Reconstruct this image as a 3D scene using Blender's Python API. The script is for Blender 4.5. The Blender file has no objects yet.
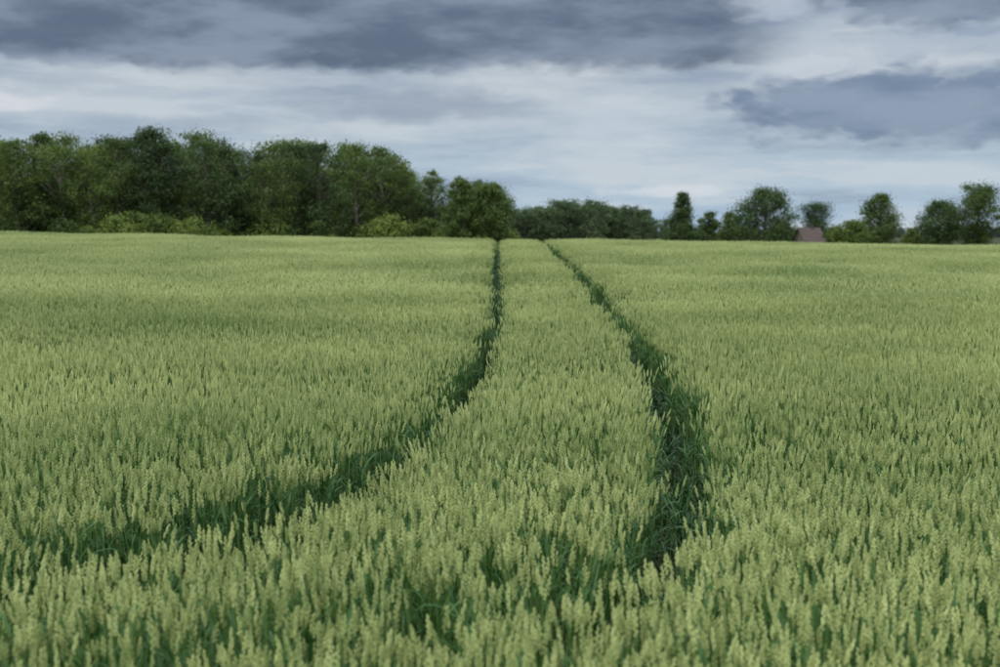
import bpy, math, random
import numpy as np
from mathutils import Vector, Matrix
random.seed(7); rng=np.random.default_rng(7)
scene=bpy.context.scene
scene.view_settings.view_transform='Standard'; scene.view_settings.look='None'
scene.view_settings.exposure=0; scene.view_settings.gamma=1
CAMZ=2.24; CROP=0.85
def lin(c):
    return tuple(((v/255)/12.92 if v/255<=0.04045 else ((v/255+0.055)/1.055)**2.4) for v in c)+(1,)

# ---------------- terrain ----------------
PY=np.array([-60,14,19,25,32,40,50,58,66,80,100,130,160,4000.])
PF=np.array([-1.39,-1.39,-1.36,-1.24,-1.05,-.835,-.56,-.41,-.37,-.72,-1.8,-3.5,-4.4,-4.4])
def sstep(a,b,v):
    t=np.clip((v-a)/(b-a),0,1); return t*t*(3-2*t)
def ground(x,y):
    x=np.asarray(x,float); y=np.asarray(y,float)
    f=sum(np.interp(y+o,PY,PF) for o in (-4,-2,0,2,4))/5
    xs=np.clip(x,-60,60)
    tilt=-0.0130*xs*sstep(8,60,y)*(1-sstep(90,150,y))
    und=0.03*np.sin(x*0.21+y*0.05)*np.sin(y*0.17+1)*sstep(4,20,y)
    return CAMZ-CROP+f+tilt+und

def mesh_obj(name,verts,faces,mats,midx=None,smooth=False,link=True):
    me=bpy.data.meshes.new(name)
    me.from_pydata([tuple(v) for v in verts],[],faces)
    for m in mats: me.materials.append(m)
    if midx is not None: me.polygons.foreach_set('material_index',midx)
    if smooth: me.polygons.foreach_set('use_smooth',[True]*len(me.polygons))
    me.update()
    ob=bpy.data.objects.new(name,me)
    if link: scene.collection.objects.link(ob)
    return ob

# ---------------- materials ----------------
def new_mat(name):
    m=bpy.data.materials.new(name); m.use_nodes=True
    m.node_tree.nodes.clear(); return m,m.node_tree.nodes,m.node_tree.links
def foliage_mat(name,c1,c2,trans=0.3,loc_scale=0.2,rough=0.6,objn=3.0,rnd=.35):
    m,N,L=new_mat(name)
    out=N.new('ShaderNodeOutputMaterial')
    oi=N.new('ShaderNodeObjectInfo')
    geo=N.new('ShaderNodeNewGeometry')
    n=N.new('ShaderNodeTexNoise'); n.inputs['Scale'].default_value=loc_scale; n.inputs['Detail'].default_value=1
    L.new(geo.outputs['Position'],n.inputs['Vector'])
    n2=N.new('ShaderNodeTexNoise'); n2.inputs['Scale'].default_value=objn; n2.inputs['Detail'].default_value=0
    L.new(geo.outputs['Position'],n2.inputs['Vector'])
    a=N.new('ShaderNodeMath'); a.operation='MULTIPLY_ADD'; a.inputs[1].default_value=rnd
    L.new(oi.outputs['Random'],a.inputs[0])
    b=N.new('ShaderNodeMath'); b.operation='MULTIPLY_ADD'; b.inputs[1].default_value=1.3; b.inputs[2].default_value=-.68-rnd*.5
    L.new(n.outputs['Fac'],b.inputs[0]); L.new(b.outputs[0],a.inputs[2])
    c=N.new('ShaderNodeMath'); c.operation='MULTIPLY_ADD'; c.inputs[1].default_value=1.15
    L.new(n2.outputs['Fac'],c.inputs[0]); L.new(a.outputs[0],c.inputs[2]); c.use_clamp=True
    mix=N.new('ShaderNodeMix'); mix.data_type='RGBA'
    mix.inputs['A'].default_value=(*c1,1); mix.inputs['B'].default_value=(*c2,1)
    L.new(c.outputs[0],mix.inputs['Factor'])
    p=N.new('ShaderNodeBsdfPrincipled'); p.inputs['Roughness'].default_value=rough
    p.inputs['Specular IOR Level'].default_value=0.3
    L.new(mix.outputs['Result'],p.inputs['Base Color'])
    if trans>0:
        t=N.new('ShaderNodeBsdfTranslucent'); L.new(mix.outputs['Result'],t.inputs['Color'])
        ms=N.new('ShaderNodeMixShader'); ms.inputs[0].default_value=trans
        L.new(p.outputs[0],ms.inputs[1]); L.new(t.outputs[0],ms.inputs[2]); L.new(ms.outputs[0],out.inputs[0])
    else: L.new(p.outputs[0],out.inputs[0])
    return m
def plain_mat(name,c1,c2,scale=4,rough=0.9,bump=0.0):
    m,N,L=new_mat(name)
    out=N.new('ShaderNodeOutputMaterial'); p=N.new('ShaderNodeBsdfPrincipled')
    p.inputs['Roughness'].default_value=rough; p.inputs['Specular IOR Level'].default_value=0.2
    tc=N.new('ShaderNodeTexCoord')
    n=N.new('ShaderNodeTexNoise'); n.inputs['Scale'].default_value=scale; n.inputs['Detail'].default_value=3
    L.new(tc.outputs['Object'],n.inputs['Vector'])
    mix=N.new('ShaderNodeMix'); mix.data_type='RGBA'
    mix.inputs['A'].default_value=(*c1,1); mix.inputs['B'].default_value=(*c2,1)
    L.new(n.outputs['Fac'],mix.inputs['Factor']); L.new(mix.outputs['Result'],p.inputs['Base Color'])
    L.new(p.outputs[0],out.inputs[0]); return m

M_ear=foliage_mat('wheat_ear',(0.165,0.250,0.070),(0.53,0.59,0.25),0,0.22,0.6,objn=13,rnd=.05)
M_stem=foliage_mat('wheat_stem',(0.07,0.15,0.035),(0.15,0.26,0.07),0,0.25,0.5,rnd=.05)
M_leaf=foliage_mat('wheat_leaf',(0.022,0.085,0.022),(0.075,0.185,0.045),0.25,0.25,0.45,objn=5,rnd=.05)
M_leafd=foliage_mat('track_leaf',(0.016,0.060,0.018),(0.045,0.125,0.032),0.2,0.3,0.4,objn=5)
M_soil=plain_mat('field_soil',(0.025,0.038,0.015),(0.05,0.06,0.025),0.6,0.95)

# ---------------- ground ----------------
def axis(vals): return np.unique(np.concatenate(vals))
xs=axis([np.arange(-60,60.1,1.5),-np.geomspace(60,3500,22),np.geomspace(60,3500,22)])
ys=axis([np.arange(-60,180,1.5),np.geomspace(180,4000,28),-np.geomspace(60,2000,14)])
X,Y=np.meshgrid(xs,ys); Z=ground(X,Y)
nx,ny=len(xs),len(ys)
V=np.stack([X.ravel(),Y.ravel(),Z.ravel()],1)
F=[(j*nx+i,j*nx+i+1,(j+1)*nx+i+1,(j+1)*nx+i) for j in range(ny-1) for i in range(nx-1)]
mesh_obj('ground',V,F,[M_soil],smooth=True)

# ---------------- wheat ----------------
def frame(d):
    d=d.normalized(); a=Vector((0,0,1)) if abs(d.z)<0.9 else Vector((1,0,0))
    u=d.cross(a).normalized(); return d,u,d.cross(u)
class MB:
    def __init__(s): s.v=[];s.f=[];s.m=[]
    def octa(s,c,d,L_,w,t,mi,u=None):
        d,uu,vv=frame(d)
        if u is not None:
            uu=(u-d*u.dot(d)).normalized(); vv=d.cross(uu)
        b=len(s.v); k=c-d*L_*0.12
        s.v+=[c-d*L_*0.5,k+uu*w,k+vv*t,k-uu*w,k-vv*t,c+d*L_*0.5]
        for i in range(4):
            j=(i+1)%4
            s.f+=[(b,b+1+j,b+1+i),(b+5,b+1+i,b+1+j)]; s.m+=[mi,mi]
    def tube(s,pts,rad,mi,n=3):
        b=len(s.v)
        for k,p in enumerate(pts):
            q=pts[min(k+1,len(pts)-1)]-pts[max(k-1,0)]
            d,u,v=frame(q)
            for i in range(n):
                a=2*math.pi*i/n; s.v.append(p+(u*math.cos(a)+v*math.sin(a))*rad[k])
        for k in range(len(pts)-1):
            for i in range(n):
                j=(i+1)%n
                s.f.append((b+k*n+i,b+k*n+j,b+(k+1)*n+j,b+(k+1)*n+i)); s.m.append(mi)
    def blade(s,p,az,L_,w,up,droop,mi,seg=4):
        b=len(s.v); h=Vector((math.cos(az),math.sin(az),0)); side=Vector((-math.sin(az),math.cos(az),0))
        ang=up; pos=p.copy(); tw=random.uniform(-.5,.5)
        for k in range(seg+1):
            t=k/seg; ww=w*(1-t**2.2)*(0.6+0.4*min(1,t*4))+0.0004
            sd=(side*math.cos(tw*t)+Vector((0,0,1))*math.sin(tw*t))
            s.v+=[pos-sd*ww,pos+sd*ww]
            pos=pos+(h*math.cos(ang)+Vector((0,0,1))*math.sin(ang))*(L_/seg)
            ang-=droop/seg*(0.5+t)
        for k in range(seg):
            s.f.append((b+2*k,b+2*k+1,b+2*k+3,b+2*k+2)); s.m.append(mi)
def stalk(mb,x,y,h,lod=0):
    az=random.uniform(0,6.28); ln=random.uniform(0,0.08)
    p0=Vector((x,y,h*.3)); lean=Vector((math.cos(az),math.sin(az),0))*ln
    p1=Vector((x,y,h*0.6))+lean*0.35; p2=Vector((x,y,h-0.085))+lean
    mb.tube([p0,p1,p2] if not lod else [p1,p2],[0.0024,0.002,0.0014],1)
    tilt=random.uniform(0.02,0.36); ta=az+random.uniform(-1,1)
    d=Vector((math.cos(ta)*math.sin(tilt),math.sin(ta)*math.sin(tilt),math.cos(tilt)))
    EL=random.uniform(0.065,0.09); ra=random.uniform(0,6.28)
    _,u0,v0=frame(d); u=u0*math.cos(ra)+v0*math.sin(ra); v=d.cross(u)
    if lod:
        for k in range(3):
            mb.octa(p2+d*EL*(k+.6)/3+u*random.uniform(-.002,.002),d,0.040,0.0092-.001*k,0.0072,0,u=u)
    else:
        n=8
        for k in range(n):
            t=(k+0.4)/n; sc=(0.66+0.5*math.sin(math.pi*min(1,t*0.95+0.08)))
            c=p2+d*EL*t
            sg=1 if k%2 else -1
            for side,off in ((u*sg,0.0052),(v*(sg if k%4<2 else -sg),0.0034)):
                dd=(d+side*0.36)
                mb.octa(c+side*off*sc,dd,0.020*sc,0.0054*sc,0.0043*sc,0,u=v)
            if k>4 and random.random()<0.4:
                e=c+side*0.006
                tip=e+(d+side*0.25+u*random.uniform(-.2,.2))*random.uniform(0.01,0.025)
                b=len(mb.v); mb.v+=[e,e+v*0.0008,tip]; mb.f.append((b,b+1,b+2)); mb.m.append(0)
        mb.octa(p2+d*EL,d,0.018,0.004,0.0036,0)
    if random.random()<0.7:
        z=random.uniform(0.62,0.80)*h; f=z/h
        mb.blade(Vector((x,y,z))+lean*f*f,random.uniform(0,6.28),random.uniform(.12,.20),random.uniform(.005,.0085),random.uniform(.7,1.35),random.uniform(.3,2.2),2,3 if lod else 4)
    for _ in range(1 if lod else 2):
        z=random.uniform(0.4,0.66)*h
        mb.blade(Vector((x,y,z))+lean*.25,random.uniform(0,6.28),random.uniform(.14,.24),random.uniform(.005,.008),random.uniform(.5,1.3),random.uniform(.6,2.4),2,3 if lod else 4)
HS=lambda: max(.60,min(.93,random.gauss(0.822,0.058)))
T=0.6
def make_tiles(nm,cnt,k,lod):
    r=[]
    for c in range(cnt):
        mb=MB()
        for i in range(k):
            for j in range(k):
                x=-T/2+T*(i+.5+random.uniform(-.5,.5))/k; y=-T/2+T*(j+.5+random.uniform(-.5,.5))/k
                stalk(mb,x,y,HS(),lod)
        r.append(mesh_obj('%s_%d'%(nm,c),mb.v,mb.f,[M_ear,M_stem,M_leaf],mb.m,link=False))
    return r
tiles=make_tiles('wheat_patch',8,11,0)
tiles_far=make_tiles('wheat_patch_far',6,11,1)
clumps=[]
for c in range(8):
    mb=MB()
    for i in range(14):
        r=0.12*math.sqrt(random.random()); a=random.uniform(0,6.28)
        stalk(mb,r*math.cos(a),r*math.sin(a),HS())
    clumps.append(mesh_obj('wheat_clump_%d'%c,mb.v,mb.f,[M_ear,M_stem,M_leaf],mb.m,link=False))
low=[]
for c in range(4):
    mb=MB()
    for i in range(20):
        r=0.13*math.sqrt(random.random()); a=random.uniform(0,6.28)
        mb.blade(Vector((r*math.cos(a),r*math.sin(a),random.uniform(0,.15))),random.uniform(0,6.28),random.uniform(.16,.34),random.uniform(.005,.008),random.uniform(.6,1.5),random.uniform(.3,2.2),0)
    low.append(mesh_obj('track_leaf_clump_%d'%c,mb.v,mb.f,[M_leafd],mb.m,link=False))

def scatter(name,pts,rot,scl,idx,objs):
    me=bpy.data.meshes.new(name); me.vertices.add(len(pts))
    me.vertices.foreach_set('co',np.asarray(pts,np.float32).ravel())
    a=me.attributes.new('rot','FLOAT_VECTOR','POINT'); a.data.foreach_set('vector',np.asarray(rot,np.float32).ravel())
    a=me.attributes.new('scl','FLOAT_VECTOR','POINT'); a.data.foreach_set('vector',np.asarray(scl,np.float32).ravel())
    a=me.attributes.new('idx','INT','POINT'); a.data.foreach_set('value',np.asarray(idx,np.int32))
    me.update()
    ob=bpy.data.objects.new(name,me); scene.collection.objects.link(ob)
    ng=bpy.data.node_groups.new(name+'_gn','GeometryNodeTree')
    ng.interface.new_socket('Geometry',in_out='INPUT',socket_type='NodeSocketGeometry')
    ng.interface.new_socket('Geometry',in_out='OUTPUT',socket_type='NodeSocketGeometry')
    N,L=ng.nodes,ng.links
    gi=N.new('NodeGroupInput'); go=N.new('NodeGroupOutput')
    j=N.new('GeometryNodeJoinGeometry')
    for o in reversed(objs):
        oi=N.new('GeometryNodeObjectInfo'); oi.inputs['Object'].default_value=o
        oi.inputs['As Instance'].default_value=True
        L.new(oi.outputs['Geometry'],j.inputs[0])
    ip=N.new('GeometryNodeInstanceOnPoints'); ip.inputs['Pick Instance'].default_value=True
    L.new(gi.outputs[0],ip.inputs['Points']); L.new(j.outputs[0],ip.inputs['Instance'])
    for nm,ty,so in (('rot','FLOAT_VECTOR','Rotation'),('scl','FLOAT_VECTOR','Scale'),('idx','INT','Instance Index')):
        na=N.new('GeometryNodeInputNamedAttribute'); na.data_type=ty; na.inputs['Name'].default_value=nm
        L.new(na.outputs['Attribute'],ip.inputs[so])
    L.new(ip.outputs[0],go.inputs[0])
    md=ob.modifiers.new('scatter','NODES'); md.node_group=ng
    return ob

TR=[(2.6,100),(2.2,80),(1.9,58),(2.02,37.5),(1.98,25),(1.86,18.5),(1.66,14.4),(1.48,11.4),(1.26,9.24),(1.00,7.45),(.70,6.3),(.2,5.4),(-.5,4.8),(-1.6,4.2),(-3,3.9)]
TL=[(.2,100),(-.05,80),(-.12,56),(-.1,35),(-.02,25),(-.13,18.5),(-.39,13.4),(-.60,10.8),(-.78,9.3),(-1.02,8.1),(-1.36,7.2),(-1.8,6.5),(-2.4,5.95),(-3.2,5.5),(-5,4.9)]
def smooth_line(P):
    P=np.array(P,float)
    for _ in range(2):
        Q=[P[0]]
        for a,b in zip(P[:-1],P[1:]): Q+= [a*.75+b*.25,a*.25+b*.75]
        Q.append(P[-1]); P=np.array(Q)
    return P
TR=smooth_line(TR); TL=smooth_line(TL)
def dist_line(x,y,P):
    d=np.full(x.shape,1e9)
    for a,b in zip(P[:-1],P[1:]):
        ab=b-a; t=np.clip(((x-a[0])*ab[0]+(y-a[1])*ab[1])/(ab@ab),0,1)
        d=np.minimum(d,np.hypot(x-a[0]-t*ab[0],y-a[1]-t*ab[1]))
    return d
cx=[];cy=[]
yy=0.7
while yy<86:
    hw=0.40*yy+5; n=int(2*hw/T)+1; off=-(n*T)/2
    cx.append(off+(np.arange(n)+.5)*T); cy.append(np.full(n,yy)); yy+=T
cx=np.concatenate(cx);cy=np.concatenate(cy)
dc=np.minimum(dist_line(cx,cy,TR),dist_line(cx,cy,TL))
far_=dc>0.80
def lowf(x,y): return 0.04*np.sin(x*.9+y*.35)+0.035*np.sin(y*1.1-x*.5+2)+.02*np.sin(y*.4+x*.23)
def put_tiles(name,sel,objs):
    tx,ty=cx[sel],cy[sel]; n=len(tx)
    sz=1+lowf(tx,ty)+rng.normal(0,.015,n)
    scatter(name,np.stack([tx,ty,ground(tx,ty)-.01],1),
      np.stack([rng.normal(0,.02,n),rng.normal(0,.02,n),rng.integers(0,4,n)*math.pi/2+rng.normal(0,.06,n)],1),
      np.stack([np.full(n,1.03),np.full(n,1.03),sz],1),rng.integers(0,len(objs),n),objs)
put_tiles('wheat_field',far_&(cy<26),tiles)
put_tiles('wheat_field_distant',far_&(cy>=26),tiles_far)
ex,ey=cx[~far_],cy[~far_]
o=[(i*.2,j*.2) for i in (-1,0,1) for j in (-1,0,1)]
sx=np.concatenate([ex+a for a,b in o]); sy=np.concatenate([ey+b for a,b in o])
sx=sx+rng.uniform(-.09,.09,len(sx)); sy=sy+rng.uniform(-.09,.09,len(sy))
dR=dist_line(sx,sy,TR); dL=dist_line(sx,sy,TL)
wob=0.035*np.sin(sx*3.1+sy*1.7)+0.03*np.sin(sy*4.3+sx)
nearR=sstep(4.7,5.8,sy)
hR=(0.20+wob)*nearR+.02+0.05*sstep(25,50,sy)
hL=(0.185+wob)+.14*(1-sstep(7,10,sy))+0.04*sstep(25,50,sy)
keep=(dR>hR)&(dL>hL)
kx,ky,kd=sx[keep],sy[keep],np.minimum(dR,dL)[keep]; n=len(kx)
edge=sstep(0.15,0.42,kd)
sz=(1+lowf(kx,ky)+rng.normal(0,.03,n))*(0.92+0.08*edge)
front=(1-sstep(.3,1.0,dist_line(kx,ky,TL)))*(ky<9)*(kx<-.5)
sz*=1-.06*front
scatter('wheat_track_edge',np.stack([kx,ky,ground(kx,ky)-.01],1),
  np.stack([rng.normal(0,.06,n),rng.normal(0,.06,n),rng.uniform(0,6.28,n)],1),np.stack([np.ones(n),np.ones(n),sz],1),rng.integers(0,8,n),clumps)
tp=[]
for Pp in (TR,TL):
    for a,b in zip(Pp[:-1],Pp[1:]):
        L_=np.linalg.norm(b-a); k=max(1,int(L_*12)); t=rng.random(k)[:,None]
        q=a+(b-a)*t; nrm=np.array([-(b-a)[1],(b-a)[0]])/L_
        tp.append(q+nrm*rng.uniform(-.32,.32,(k,1)))
tp=np.concatenate(tp); n=len(tp)
sc=rng.uniform(.75,1.35,n)
scatter('track_undergrowth',np.stack([tp[:,0],tp[:,1],ground(tp[:,0],tp[:,1])],1),
  np.stack([rng.normal(0,.1,n),rng.normal(0,.1,n),rng.uniform(0,6.28,n)],1),np.stack([sc,sc,sc],1),rng.integers(0,4,n),low)

# ---------------- trees ----------------
M_bark=plain_mat('bark',(0.06,0.05,0.04),(0.16,0.14,0.11),3,0.9)
M_birch=plain_mat('pale_bark',(0.12,0.10,0.08),(0.34,0.32,0.28),3,0.9)
L_a=foliage_mat('leaves_deciduous',(0.038,0.078,0.016),(0.135,0.205,0.042),0.3,0.05,0.6,objn=0.5,rnd=.7)
L_b=foliage_mat('leaves_dark',(0.022,0.052,0.017),(0.075,0.130,0.034),0.25,0.05,0.6,objn=0.5,rnd=.6)
L_c=foliage_mat('leaves_light',(0.075,0.130,0.025),(0.19,0.265,0.05),0.3,0.05,0.6,objn=0.5)
L_far=foliage_mat('leaves_hazy',(0.055,0.098,0.045),(0.110,0.165,0.068),0.2,0.02,0.8,objn=0.3)  # distance haze baked into the leaf colour
L_vfar=foliage_mat('leaves_far_hazy',(0.11,0.155,0.15),(0.14,0.19,0.17),0.2,0.02,0.8,objn=0.1)  # stronger blue aerial haze painted into the base colour
def tree_mesh(name,H,W,base,shape,leafmat,barkmat,seed,nblob=26,nleaf=420,ls=0.30,link=False,bs=1.0):
    random.seed(seed); r=np.random.default_rng(seed)
    mb=MB(); top=Vector((random.uniform(-.05,.05)*H,random.uniform(-.05,.05)*H,H*0.9))
    pts=[]
    for k in range(6):
        t=k/5; pts.append(Vector((top.x*t*t+random.uniform(-.01,.01)*H*(k>0),top.y*t*t+random.uniform(-.01,.01)*H*(k>0),H*.9*t)))
    R=H*0.015+0.04
    mb.tube(pts,[R*1.25,R,R*.8,R*.6,R*.35,R*.12],0,7)
    def trunk(z):
        t=max(0,min(.999,z/(H*.9)))*5; i=int(t); return pts[i].lerp(pts[i+1],t-i)
    blobs=[]
    for k in range(nblob):
        t=(k+random.random())/nblob
        z=H*(base+(1-base)*t*0.96)
        if shape=='round': prof=math.sqrt(max(0.04,1-(2*t-0.85)**2*0.80))
        elif shape=='cone': prof=(1-t)**0.75*0.95+0.08
        elif shape=='tall': prof=(math.sin(math.pi*min(1,(t*.80+.18)))**0.6)*(1-.2*t)
        else: prof=0.40+0.65*random.random()*math.sin(math.pi*(t*.75+.15))
        a=k*2.4+random.uniform(-.8,.8)
        rr=W*0.5*prof*math.sqrt(random.uniform(.08,1.0))
        br=W*random.uniform(.075,.155)*(0.6+.55*prof)*bs
        rr=max(0,rr-br*.3)
        c=trunk(z)+Vector((math.cos(a)*rr,math.sin(a)*rr,random.uniform(-.02,.02)*H))
        blobs.append((c,br))
        s=trunk(max(H*base*.7,z-rr*.7-H*.04)); m=s.lerp(c,.5)+Vector((0,0,-rr*.08))
        mb.tube([s,m,c],[R*.30,R*.17,R*.05],0,4)
        e=c+Vector((random.gauss(0,1),random.gauss(0,1),random.gauss(0,.8)))*br*.8
        mb.tube([m,e],[R*.1,R*.03],0,3)
    v0=np.array([tuple(v) for v in mb.v]); nb=len(mb.v)
    C=[];Nn=[]
    for c,br in blobs:
        k=int(nleaf*(br/(W*.13))**1.7)+15
        d=r.normal(size=(k,3)); d/=np.linalg.norm(d,axis=1)[:,None]
        rad=br*(r.random(k)**0.5)*(1+.75*r.random(k)**3)
        lump=1+.35*np.sin(d[:,0]*5+c.x*3)*np.sin(d[:,1]*5+c.y)*np.cos(d[:,2]*4+c.z)
        p=np.array(c)+d*(rad*lump)[:,None]*np.array([1.2,1.2,.75])
        C.append(p); q=d*.9+r.normal(size=(k,3))*.5+np.array([0,0,.35]); Nn.append(q/np.linalg.norm(q,axis=1)[:,None])
    C=np.concatenate(C);Nn=np.concatenate(Nn);k=len(C)
    A=np.cross(Nn,r.normal(size=(k,3))); A/=np.linalg.norm(A,axis=1)[:,None]; B=np.cross(Nn,A)
    s=(ls*r.uniform(.5,1.15,k))[:,None]
    VV=np.stack([C-A*s*.6,C-B*s*.34+Nn*s*.08,C+A*s*.6,C+B*s*.34+Nn*s*.08],1).reshape(-1,3)
    fidx=(np.arange(k*4).reshape(-1,4)+nb).tolist()
    verts=np.concatenate([v0,VV]); faces=list(mb.f)+[tuple(f) for f in fidx]
    mi=[0]*len(mb.f)+[1]*k
    return mesh_obj(name,verts,faces,[barkmat,leafmat],mi,link=link)

wood=[tree_mesh('wood_tree_a',18,8.5,.22,'tall',L_a,M_birch,1,54,130,.32),
      tree_mesh('wood_tree_b',18,10.5,.20,'round',L_a,M_bark,2,58,130,.32),
      tree_mesh('wood_tree_c',18,7.5,.27,'tall',L_b,M_bark,3,48,130,.32),
      tree_mesh('wood_tree_d',18,10,.24,'irr',L_a,M_birch,4,52,130,.32),
      tree_mesh('wood_tree_e',18,8,.2,'tall',L_c,M_birch,5,48,130,.32),
      tree_mesh('wood_tree_f',18,10.5,.12,'round',L_b,M_bark,6,60,130,.32)]
shrub=[tree_mesh('shrub_a',5,6,.02,'round',L_c,M_bark,11,34,130,.25),tree_mesh('shrub_b',5,5,.02,'irr',L_a,M_bark,12,34,130,.25)]
PXT=[-60,0,50,100,130,160,200,240,280,320,360,400,430,450,470,500,512]
TOP=[131,131,133,139,130,128,135,149,142,142,143,156,168,174,177,182,192]
random.seed(99)
def edge_d(px): return 175+ (px+60)/570*70
pts=[];sc=[];wd=[]
pp=-260.0
while pp<500:
    for row in range(4):
        dd=edge_d(max(pp,-60))+row*8+random.uniform(-3,3); q=min(pp+random.uniform(-11,11),498)
        topy=np.interp(q,PXT,TOP)
        X_=(q-500)/1389*dd; gz=float(ground(X_,dd))
        zt=CAMZ+(231-topy)/1389*dd
        h=(zt-gz)*random.choice([1.05,1,.96,.90,.82,.72])
        pts.append((X_,dd,gz)); sc.append(h/17.8); wd.append(random.uniform(.75,1.2)*(0.85 if q>470 else 1))
    pp+=random.uniform(18,29)
n=len(pts); sc=np.array(sc); ws=sc*np.array(wd)
scatter('woodland',pts,np.stack([rng.normal(0,.03,n),rng.normal(0,.03,n),rng.uniform(0,6.28,n)],1),np.stack([ws,ws,sc],1),rng.integers(0,6,n),wood)
pts=[];sc=[]
pp=-260.
while pp<508:
    d=edge_d(max(pp,-60))-7+random.uniform(-2,2); X_=(pp-500)/1389*d
    pts.append((X_,d,float(ground(X_,d))-.2)); sc.append(random.uniform(.7,1.7)); pp+=random.uniform(8,18)
n=len(pts); sc=np.array(sc)
scatter('woodland_shrubs',pts,np.stack([np.zeros(n),np.zeros(n),rng.uniform(0,6.28,n)],1),np.stack([sc,sc,sc],1),rng.integers(0,2,n),shrub)

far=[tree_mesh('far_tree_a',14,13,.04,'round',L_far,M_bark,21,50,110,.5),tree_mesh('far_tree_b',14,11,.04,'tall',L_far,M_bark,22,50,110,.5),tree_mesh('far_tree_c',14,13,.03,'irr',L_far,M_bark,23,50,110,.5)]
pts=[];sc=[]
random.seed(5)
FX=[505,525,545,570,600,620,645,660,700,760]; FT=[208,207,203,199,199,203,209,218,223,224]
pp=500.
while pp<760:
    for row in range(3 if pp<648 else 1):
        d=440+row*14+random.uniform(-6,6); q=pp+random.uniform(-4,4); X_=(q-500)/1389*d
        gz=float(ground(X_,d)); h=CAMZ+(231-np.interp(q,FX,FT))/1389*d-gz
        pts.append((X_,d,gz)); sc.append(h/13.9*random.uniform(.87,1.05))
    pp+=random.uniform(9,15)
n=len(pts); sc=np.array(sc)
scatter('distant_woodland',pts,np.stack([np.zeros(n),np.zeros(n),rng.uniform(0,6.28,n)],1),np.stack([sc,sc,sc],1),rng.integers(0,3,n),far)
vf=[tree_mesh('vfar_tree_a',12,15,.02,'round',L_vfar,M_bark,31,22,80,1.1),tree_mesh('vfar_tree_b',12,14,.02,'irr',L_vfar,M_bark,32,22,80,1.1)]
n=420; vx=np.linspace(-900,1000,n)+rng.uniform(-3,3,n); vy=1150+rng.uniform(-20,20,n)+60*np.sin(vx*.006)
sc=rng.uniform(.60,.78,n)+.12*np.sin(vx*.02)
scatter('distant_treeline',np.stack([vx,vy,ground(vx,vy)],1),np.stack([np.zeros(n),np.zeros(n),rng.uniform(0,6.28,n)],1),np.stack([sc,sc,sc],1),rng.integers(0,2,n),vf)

def place(name,px,topy,wpx,d,shape,mat,seed,nb=30,nl=130,base=.1,bark=None,lean=0,bs=1.0):
    X_=(px-500)/1389*d; gz=float(ground(X_,d)); H=CAMZ+(231-topy)/1389*d-gz; W=wpx/1389*d
    ob=tree_mesh(name,H,W,base,shape,mat,bark or M_bark,seed,nb,int(nl*1.6),.36,link=True,bs=bs)
    ob.location=(X_,d,gz); ob.rotation_euler=(0,lean,0); return ob
place('ash_tree',466,174,52,222,'tall',L_a,39,80,110,.06)
place('ash_tree',490,179,62,225,'round',L_a,40,90,110,.05)
place('spruce_tree',682,188,40,300,'cone',L_b,41,80,120,.03,bs=1.15)
place('small_tree',707,209,28,320,'round',L_a,42,34,110,.06,bs=1.2)
place('small_tree',731,210,30,310,'round',L_a,43,36,110,.06,bs=1.2)
place('oak_tree',765,185,60,300,'round',L_b,44,90,140,.06,bs=1.15)
place('ash_tree',816,201,48,420,'irr',L_b,45,50,120,.34,bs=1.15)
place('willow_bush',850,219,38,280,'round',L_c,46,40,120,.01,bs=1.2)
place('lime_tree',880,190,46,290,'tall',L_a,47,66,120,.06,bs=1.15)
place('maple_tree',938,198,46,290,'round',L_b,48,60,120,.06,bs=1.15)
place('oak_tree',976,182,60,290,'irr',L_a,49,78,130,.06,lean=.06,bs=1.15)
place('oak_tree',1030,188,46,290,'round',L_b,50,60,130,.10)
place('small_bush',786,221,26,340,'round',L_a,51,30,110,.02,bs=1.3)
place('small_bush',833,225,24,285,'round',L_a,52,26,110,.02,bs=1.3)
place('small_bush',912,227,28,300,'irr',L_a,53,26,110,.02,bs=1.3)

# ---------------- farm house ----------------
def box(mb,x0,x1,y0,y1,z0,z1,mi):
    b=len(mb.v); mb.v+=[Vector(p) for p in ((x0,y0,z0),(x1,y0,z0),(x1,y1,z0),(x0,y1,z0),(x0,y0,z1),(x1,y0,z1),(x1,y1,z1),(x0,y1,z1))]
    for f in ((0,3,2,1),(4,5,6,7),(0,1,5,4),(1,2,6,5),(2,3,7,6),(3,0,4,7)):
        mb.f.append(tuple(b+i for i in f)); mb.m.append(mi)
M_wall=plain_mat('plaster_wall',(0.30,0.27,0.23),(0.38,0.35,0.30),1)
M_roof=plain_mat('roof_tiles',(0.085,0.068,0.064),(0.14,0.11,0.10),2)
M_glass=plain_mat('window_glass',(0.03,0.035,0.04),(0.05,0.055,0.06),1,0.15)
M_frame=plain_mat('white_frame',(0.7,0.7,0.68),(0.8,0.8,0.78),1)
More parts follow.
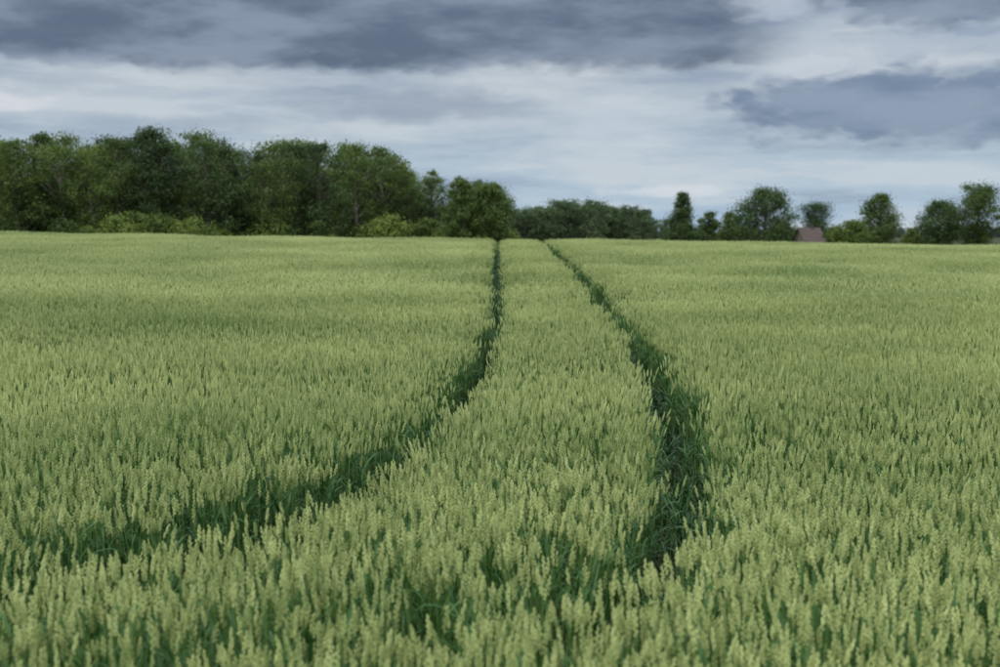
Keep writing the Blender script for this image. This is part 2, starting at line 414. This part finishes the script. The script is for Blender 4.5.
def house(name,px,d,Lx,Wy,eave,ridge,roofm,rot):
    X_=(px-500)/1389*d; gz=float(ground(X_,d))
    e=bpy.data.objects.new(name,None); scene.collection.objects.link(e); e.location=(X_,d,gz); e.rotation_euler=(0,0,rot)
    def part(nm,mb,mats):
        o=mesh_obj(nm,mb.v,mb.f,mats,mb.m); o.parent=e; return o
    hx,hy=Lx/2,Wy/2
    mb=MB(); box(mb,-hx,hx,-hy,hy,-.3,eave,0)
    b=len(mb.v)
    for sx_ in (-hx,hx): mb.v+=[Vector((sx_,-hy,eave)),Vector((sx_,hy,eave)),Vector((sx_,0,ridge-.15))]
    mb.f+=[(b,b+1,b+2),(b+3,b+5,b+4)]; mb.m+=[0,0]
    part('walls',mb,[M_wall])
    mb=MB(); o=.45; sl=(ridge-eave)/hy
    for sy_ in (-1,1):
        ya=sy_*(hy+o); za=eave-sl*o; b=len(mb.v)
        for sx_ in (-hx-o,hx+o):
            mb.v+=[Vector((sx_,ya,za+.02)),Vector((sx_,0,ridge+.02)),Vector((sx_,0,ridge+.2)),Vector((sx_,ya,za+.2))]
        for f in ((0,1,2,3),(4,7,6,5),(3,2,6,7),(0,4,5,1),(0,3,7,4)): mb.f.append(tuple(b+i for i in f)); mb.m.append(0)
    part('roof',mb,[roofm])
    mb=MB(); box(mb,hx*.2,hx*.2+.6,-.3,.3,ridge-.8,ridge+.7,0); box(mb,hx*.2-.06,hx*.2+.66,-.36,.36,ridge+.7,ridge+.82,0); part('chimney',mb,[M_roof])
    mb=MB(); fr=MB(); k=int(Lx//2.3)
    for i in range(k):
        c=-hx+Lx*(i+.5)/k
        for sy_ in (-1,1):
            y0=sy_*hy; box(fr,c-.6,c+.6,min(y0,y0+sy_*.05),max(y0,y0+sy_*.05),1.0,2.3,0)
            y1=y0+sy_*.05; box(mb,c-.5,c+.5,min(y1,y1+sy_*.02),max(y1,y1+sy_*.02),1.1,2.2,0)
    part('window_frames',fr,[M_frame]); part('window_panes',mb,[M_glass])
    mb=MB(); box(mb,hx,hx+.06,-.5,.5,0,2.05,0); part('door',mb,[M_roof])
house('farm_house',808,300,4.8,5.2,2.8,5.9,M_roof,.35)

# ---------------- sky ----------------
SUN_EL=math.radians(55); SUN_AZ=math.radians(-140)
w=bpy.data.worlds.new('World'); scene.world=w; w.use_nodes=True
try: w.cycles.sampling_method='NONE'
except Exception as e: print(e)
N,L=w.node_tree.nodes,w.node_tree.links; N.clear()
def math_(op,a,b=None,c=None,clamp=False):
    n=N.new('ShaderNodeMath'); n.operation=op; n.use_clamp=clamp
    for i,v in enumerate((a,b,c)):
        if v is None: continue
        if isinstance(v,(int,float)): n.inputs[i].default_value=v
        else: L.new(v,n.inputs[i])
    return n.outputs[0]
def mixc(f,a,b):
    n=N.new('ShaderNodeMix'); n.data_type='RGBA'
    for s,v in (('Factor',f),('A',a),('B',b)):
        if isinstance(v,(int,float,tuple)): n.inputs[s].default_value=v
        else: L.new(v,n.inputs[s])
    return n.outputs['Result']
def smooth(v,a,b,lo=0.,hi=1.):
    n=N.new('ShaderNodeMapRange'); n.interpolation_type='SMOOTHSTEP'
    L.new(v,n.inputs['Value']); n.inputs['From Min'].default_value=a; n.inputs['From Max'].default_value=b
    n.inputs['To Min'].default_value=lo; n.inputs['To Max'].default_value=hi; return n.outputs['Result']
tc=N.new('ShaderNodeTexCoord'); sp=N.new('ShaderNodeSeparateXYZ'); L.new(tc.outputs['Generated'],sp.inputs[0])
az=math_('MULTIPLY',math_('ARCTAN2',sp.outputs[0],sp.outputs[1]),57.2958)
el=math_('MULTIPLY',math_('ARCSINE',sp.outputs[2]),57.2958)
def cvec(x,y,sx,sy,off):
    c=N.new('ShaderNodeCombineXYZ'); L.new(math_('MULTIPLY',x,sx),c.inputs[0]); L.new(math_('MULTIPLY',y,sy),c.inputs[1]); c.inputs[2].default_value=off; return c.outputs[0]
def noise(sx,sy,off,detail=6,rough=.55):
    n=N.new('ShaderNodeTexNoise'); n.inputs['Scale'].default_value=1; n.inputs['Detail'].default_value=detail; n.inputs['Roughness'].default_value=rough
    L.new(cvec(az,el,sx,sy,off),n.inputs['Vector']); return math_('SUBTRACT',n.outputs['Fac'],.5)
nA=noise(.16,.38,1.3,4); nB=noise(.12,.3,5.1,2); nC=noise(.45,1.0,9.7,7,.58); nD=noise(.10,.62,14.2,7,.58); nE=noise(.15,.5,23.,7,.56)
ap=math_('ADD',az,math_('MULTIPLY',nC,2.0)); ep=math_('ADD',el,math_('MULTIPLY',nC,1.0))
vo=N.new('ShaderNodeTexVoronoi'); vo.feature='SMOOTH_F1'; vo.inputs['Scale'].default_value=1; vo.inputs['Smoothness'].default_value=.3
vo.inputs['Detail'].default_value=2; vo.inputs['Roughness'].default_value=.5
L.new(cvec(ap,ep,.55,1.15,3.3),vo.inputs['Vector'])
puff=math_('SUBTRACT',.5,vo.outputs['Distance'])
a2=math_('ADD',az,math_('MULTIPLY_ADD',nA,3.,math_('MULTIPLY',nC,1.4)))
e2=math_('ADD',el,math_('MULTIPLY_ADD',nB,1.0,math_('MULTIPLY',nC,1.0)))
def blob(ca,ce,ra,re,soft=.5,pf=.5):
    u=math_('DIVIDE',math_('SUBTRACT',a2,ca),ra); v=math_('DIVIDE',math_('SUBTRACT',e2,ce),re)
    d=math_('SQRT',math_('ADD',math_('MULTIPLY',u,u),math_('MULTIPLY',v,v)))
    d=math_('MULTIPLY_ADD',puff,-pf,d)
    return smooth(d,1-soft,1+soft*.6,1.,0.)
ramp=N.new('ShaderNodeValToRGB'); L.new(math_('DIVIDE',el,12.),ramp.inputs[0])
cr=ramp.color_ramp; cr.elements[0].position=0; cr.elements[0].color=lin((166,192,214)); cr.elements[1].position=1; cr.elements[1].color=lin((160,174,192))
for p_,c_ in ((.12,(172,194,212)),(.3,(174,190,205)),(.5,(178,189,201))):
    e=cr.elements.new(p_); e.color=lin(c_)
col=ramp.outputs[0]
col=mixc(math_('MULTIPLY',smooth(nD,-.02,.14),.65),col,lin((206,213,219)))
col=mixc(math_('MULTIPLY',smooth(nD,0.02,-.15),.75),col,lin((142,159,182)))
col=mixc(math_('MULTIPLY',smooth(puff,-.1,.3),.22),col,lin((208,215,221)))
def add(mask,amt,c):
    global col
    col=mixc(math_('MULTIPLY',mask,amt),col,lin(c) if isinstance(c,tuple) else c)
add(blob(-3,5.2,6.5,.8,.6),.65,(138,152,173))
add(blob(-13,4.3,6.0,.45,.6),.45,(146,161,182))
add(blob(-9,3.1,7.0,.35,.6),.4,(150,167,188))
add(blob(4.2,4.4,4,1.4,.7),.6,(198,209,219))
add(blob(6.5,1.6,2.6,.35,.5),.75,(214,221,227))
add(blob(-19.5,5.1,1.8,.4,.4),.85,(213,218,223))
body=mixc(smooth(nE,-.12,.15),lin((106,126,153)),lin((138,155,177)))
add(blob(13.0,6.5,5.2,1.5,.35,.7),.85,(188,198,210))
add(blob(16,4.9,9.0,1.9,.3,.55),.92,body)
add(blob(12.4,6.5,2.6,.65,.3,.8),.85,(200,208,217))
add(blob(19,2.3,7,.55),.55,(193,205,217))
bank=math_('MULTIPLY',smooth(math_('MULTIPLY_ADD',puff,.4,e2),6.1,6.8),smooth(a2,12.5,8.5))
bcol=mixc(smooth(nE,-.13,.16),lin((88,102,124)),lin((134,147,167)))
bcol=mixc(smooth(puff,.05,.4,0.,.3),bcol,lin((158,169,184)))
col=mixc(math_('MULTIPLY',bank,.96),col,bcol)
add(blob(17.5,7.2,4.5,.6,.4,.8),.75,(178,189,203))
b3=mixc(smooth(nE,-.12,.16),lin((100,115,138)),lin((138,152,172)))
add(blob(17.5,9.0,6.5,1.3,.3,.6),.9,b3)
add(blob(11,8.7,1.8,.9,.4,.8),.7,(184,195,209))
skyt=N.new('ShaderNodeTexSky'); skyt.sky_type='NISHITA'; skyt.sun_disc=False
skyt.sun_elevation=SUN_EL; skyt.sun_rotation=SUN_AZ
b1=N.new('ShaderNodeBackground'); L.new(skyt.outputs[0],b1.inputs[0]); b1.inputs[1].default_value=0.1
b2=N.new('ShaderNodeBackground'); L.new(col,b2.inputs[0]); b2.inputs[1].default_value=1.0
b3_=N.new('ShaderNodeBackground'); b3_.inputs[0].default_value=(1.0,1.03,1.07,1); b3_.inputs[1].default_value=1.4
mh=N.new('ShaderNodeMixShader'); L.new(smooth(el,11,28),mh.inputs[0]); L.new(b2.outputs[0],mh.inputs[1]); L.new(b3_.outputs[0],mh.inputs[2])
ms=N.new('ShaderNodeMixShader'); ms.inputs[0].default_value=0.95; L.new(b1.outputs[0],ms.inputs[1]); L.new(mh.outputs[0],ms.inputs[2])
wo=N.new('ShaderNodeOutputWorld'); L.new(ms.outputs[0],wo.inputs[0])

sd=bpy.data.lights.new('sun','SUN'); sd.energy=1.3; sd.angle=math.radians(14); sd.color=(1,.965,.91)
so=bpy.data.objects.new('sun',sd); scene.collection.objects.link(so)
dirv=Vector((math.sin(SUN_AZ)*math.cos(SUN_EL),math.cos(SUN_AZ)*math.cos(SUN_EL),math.sin(SUN_EL)))
so.rotation_euler=dirv.to_track_quat('Z','Y').to_euler(); so.location=(0,-10,30)

# ---------------- camera ----------------
cd=bpy.data.cameras.new('camera'); cd.lens=50; cd.sensor_width=36; cd.clip_end=6000; cd.clip_start=.05
cd.dof.use_dof=True; cd.dof.focus_distance=12; cd.dof.aperture_fstop=2.6
co=bpy.data.objects.new('camera',cd); scene.collection.objects.link(co)
co.location=(0,0,CAMZ); co.rotation_euler=(math.radians(85.8),0,0)
scene.camera=co
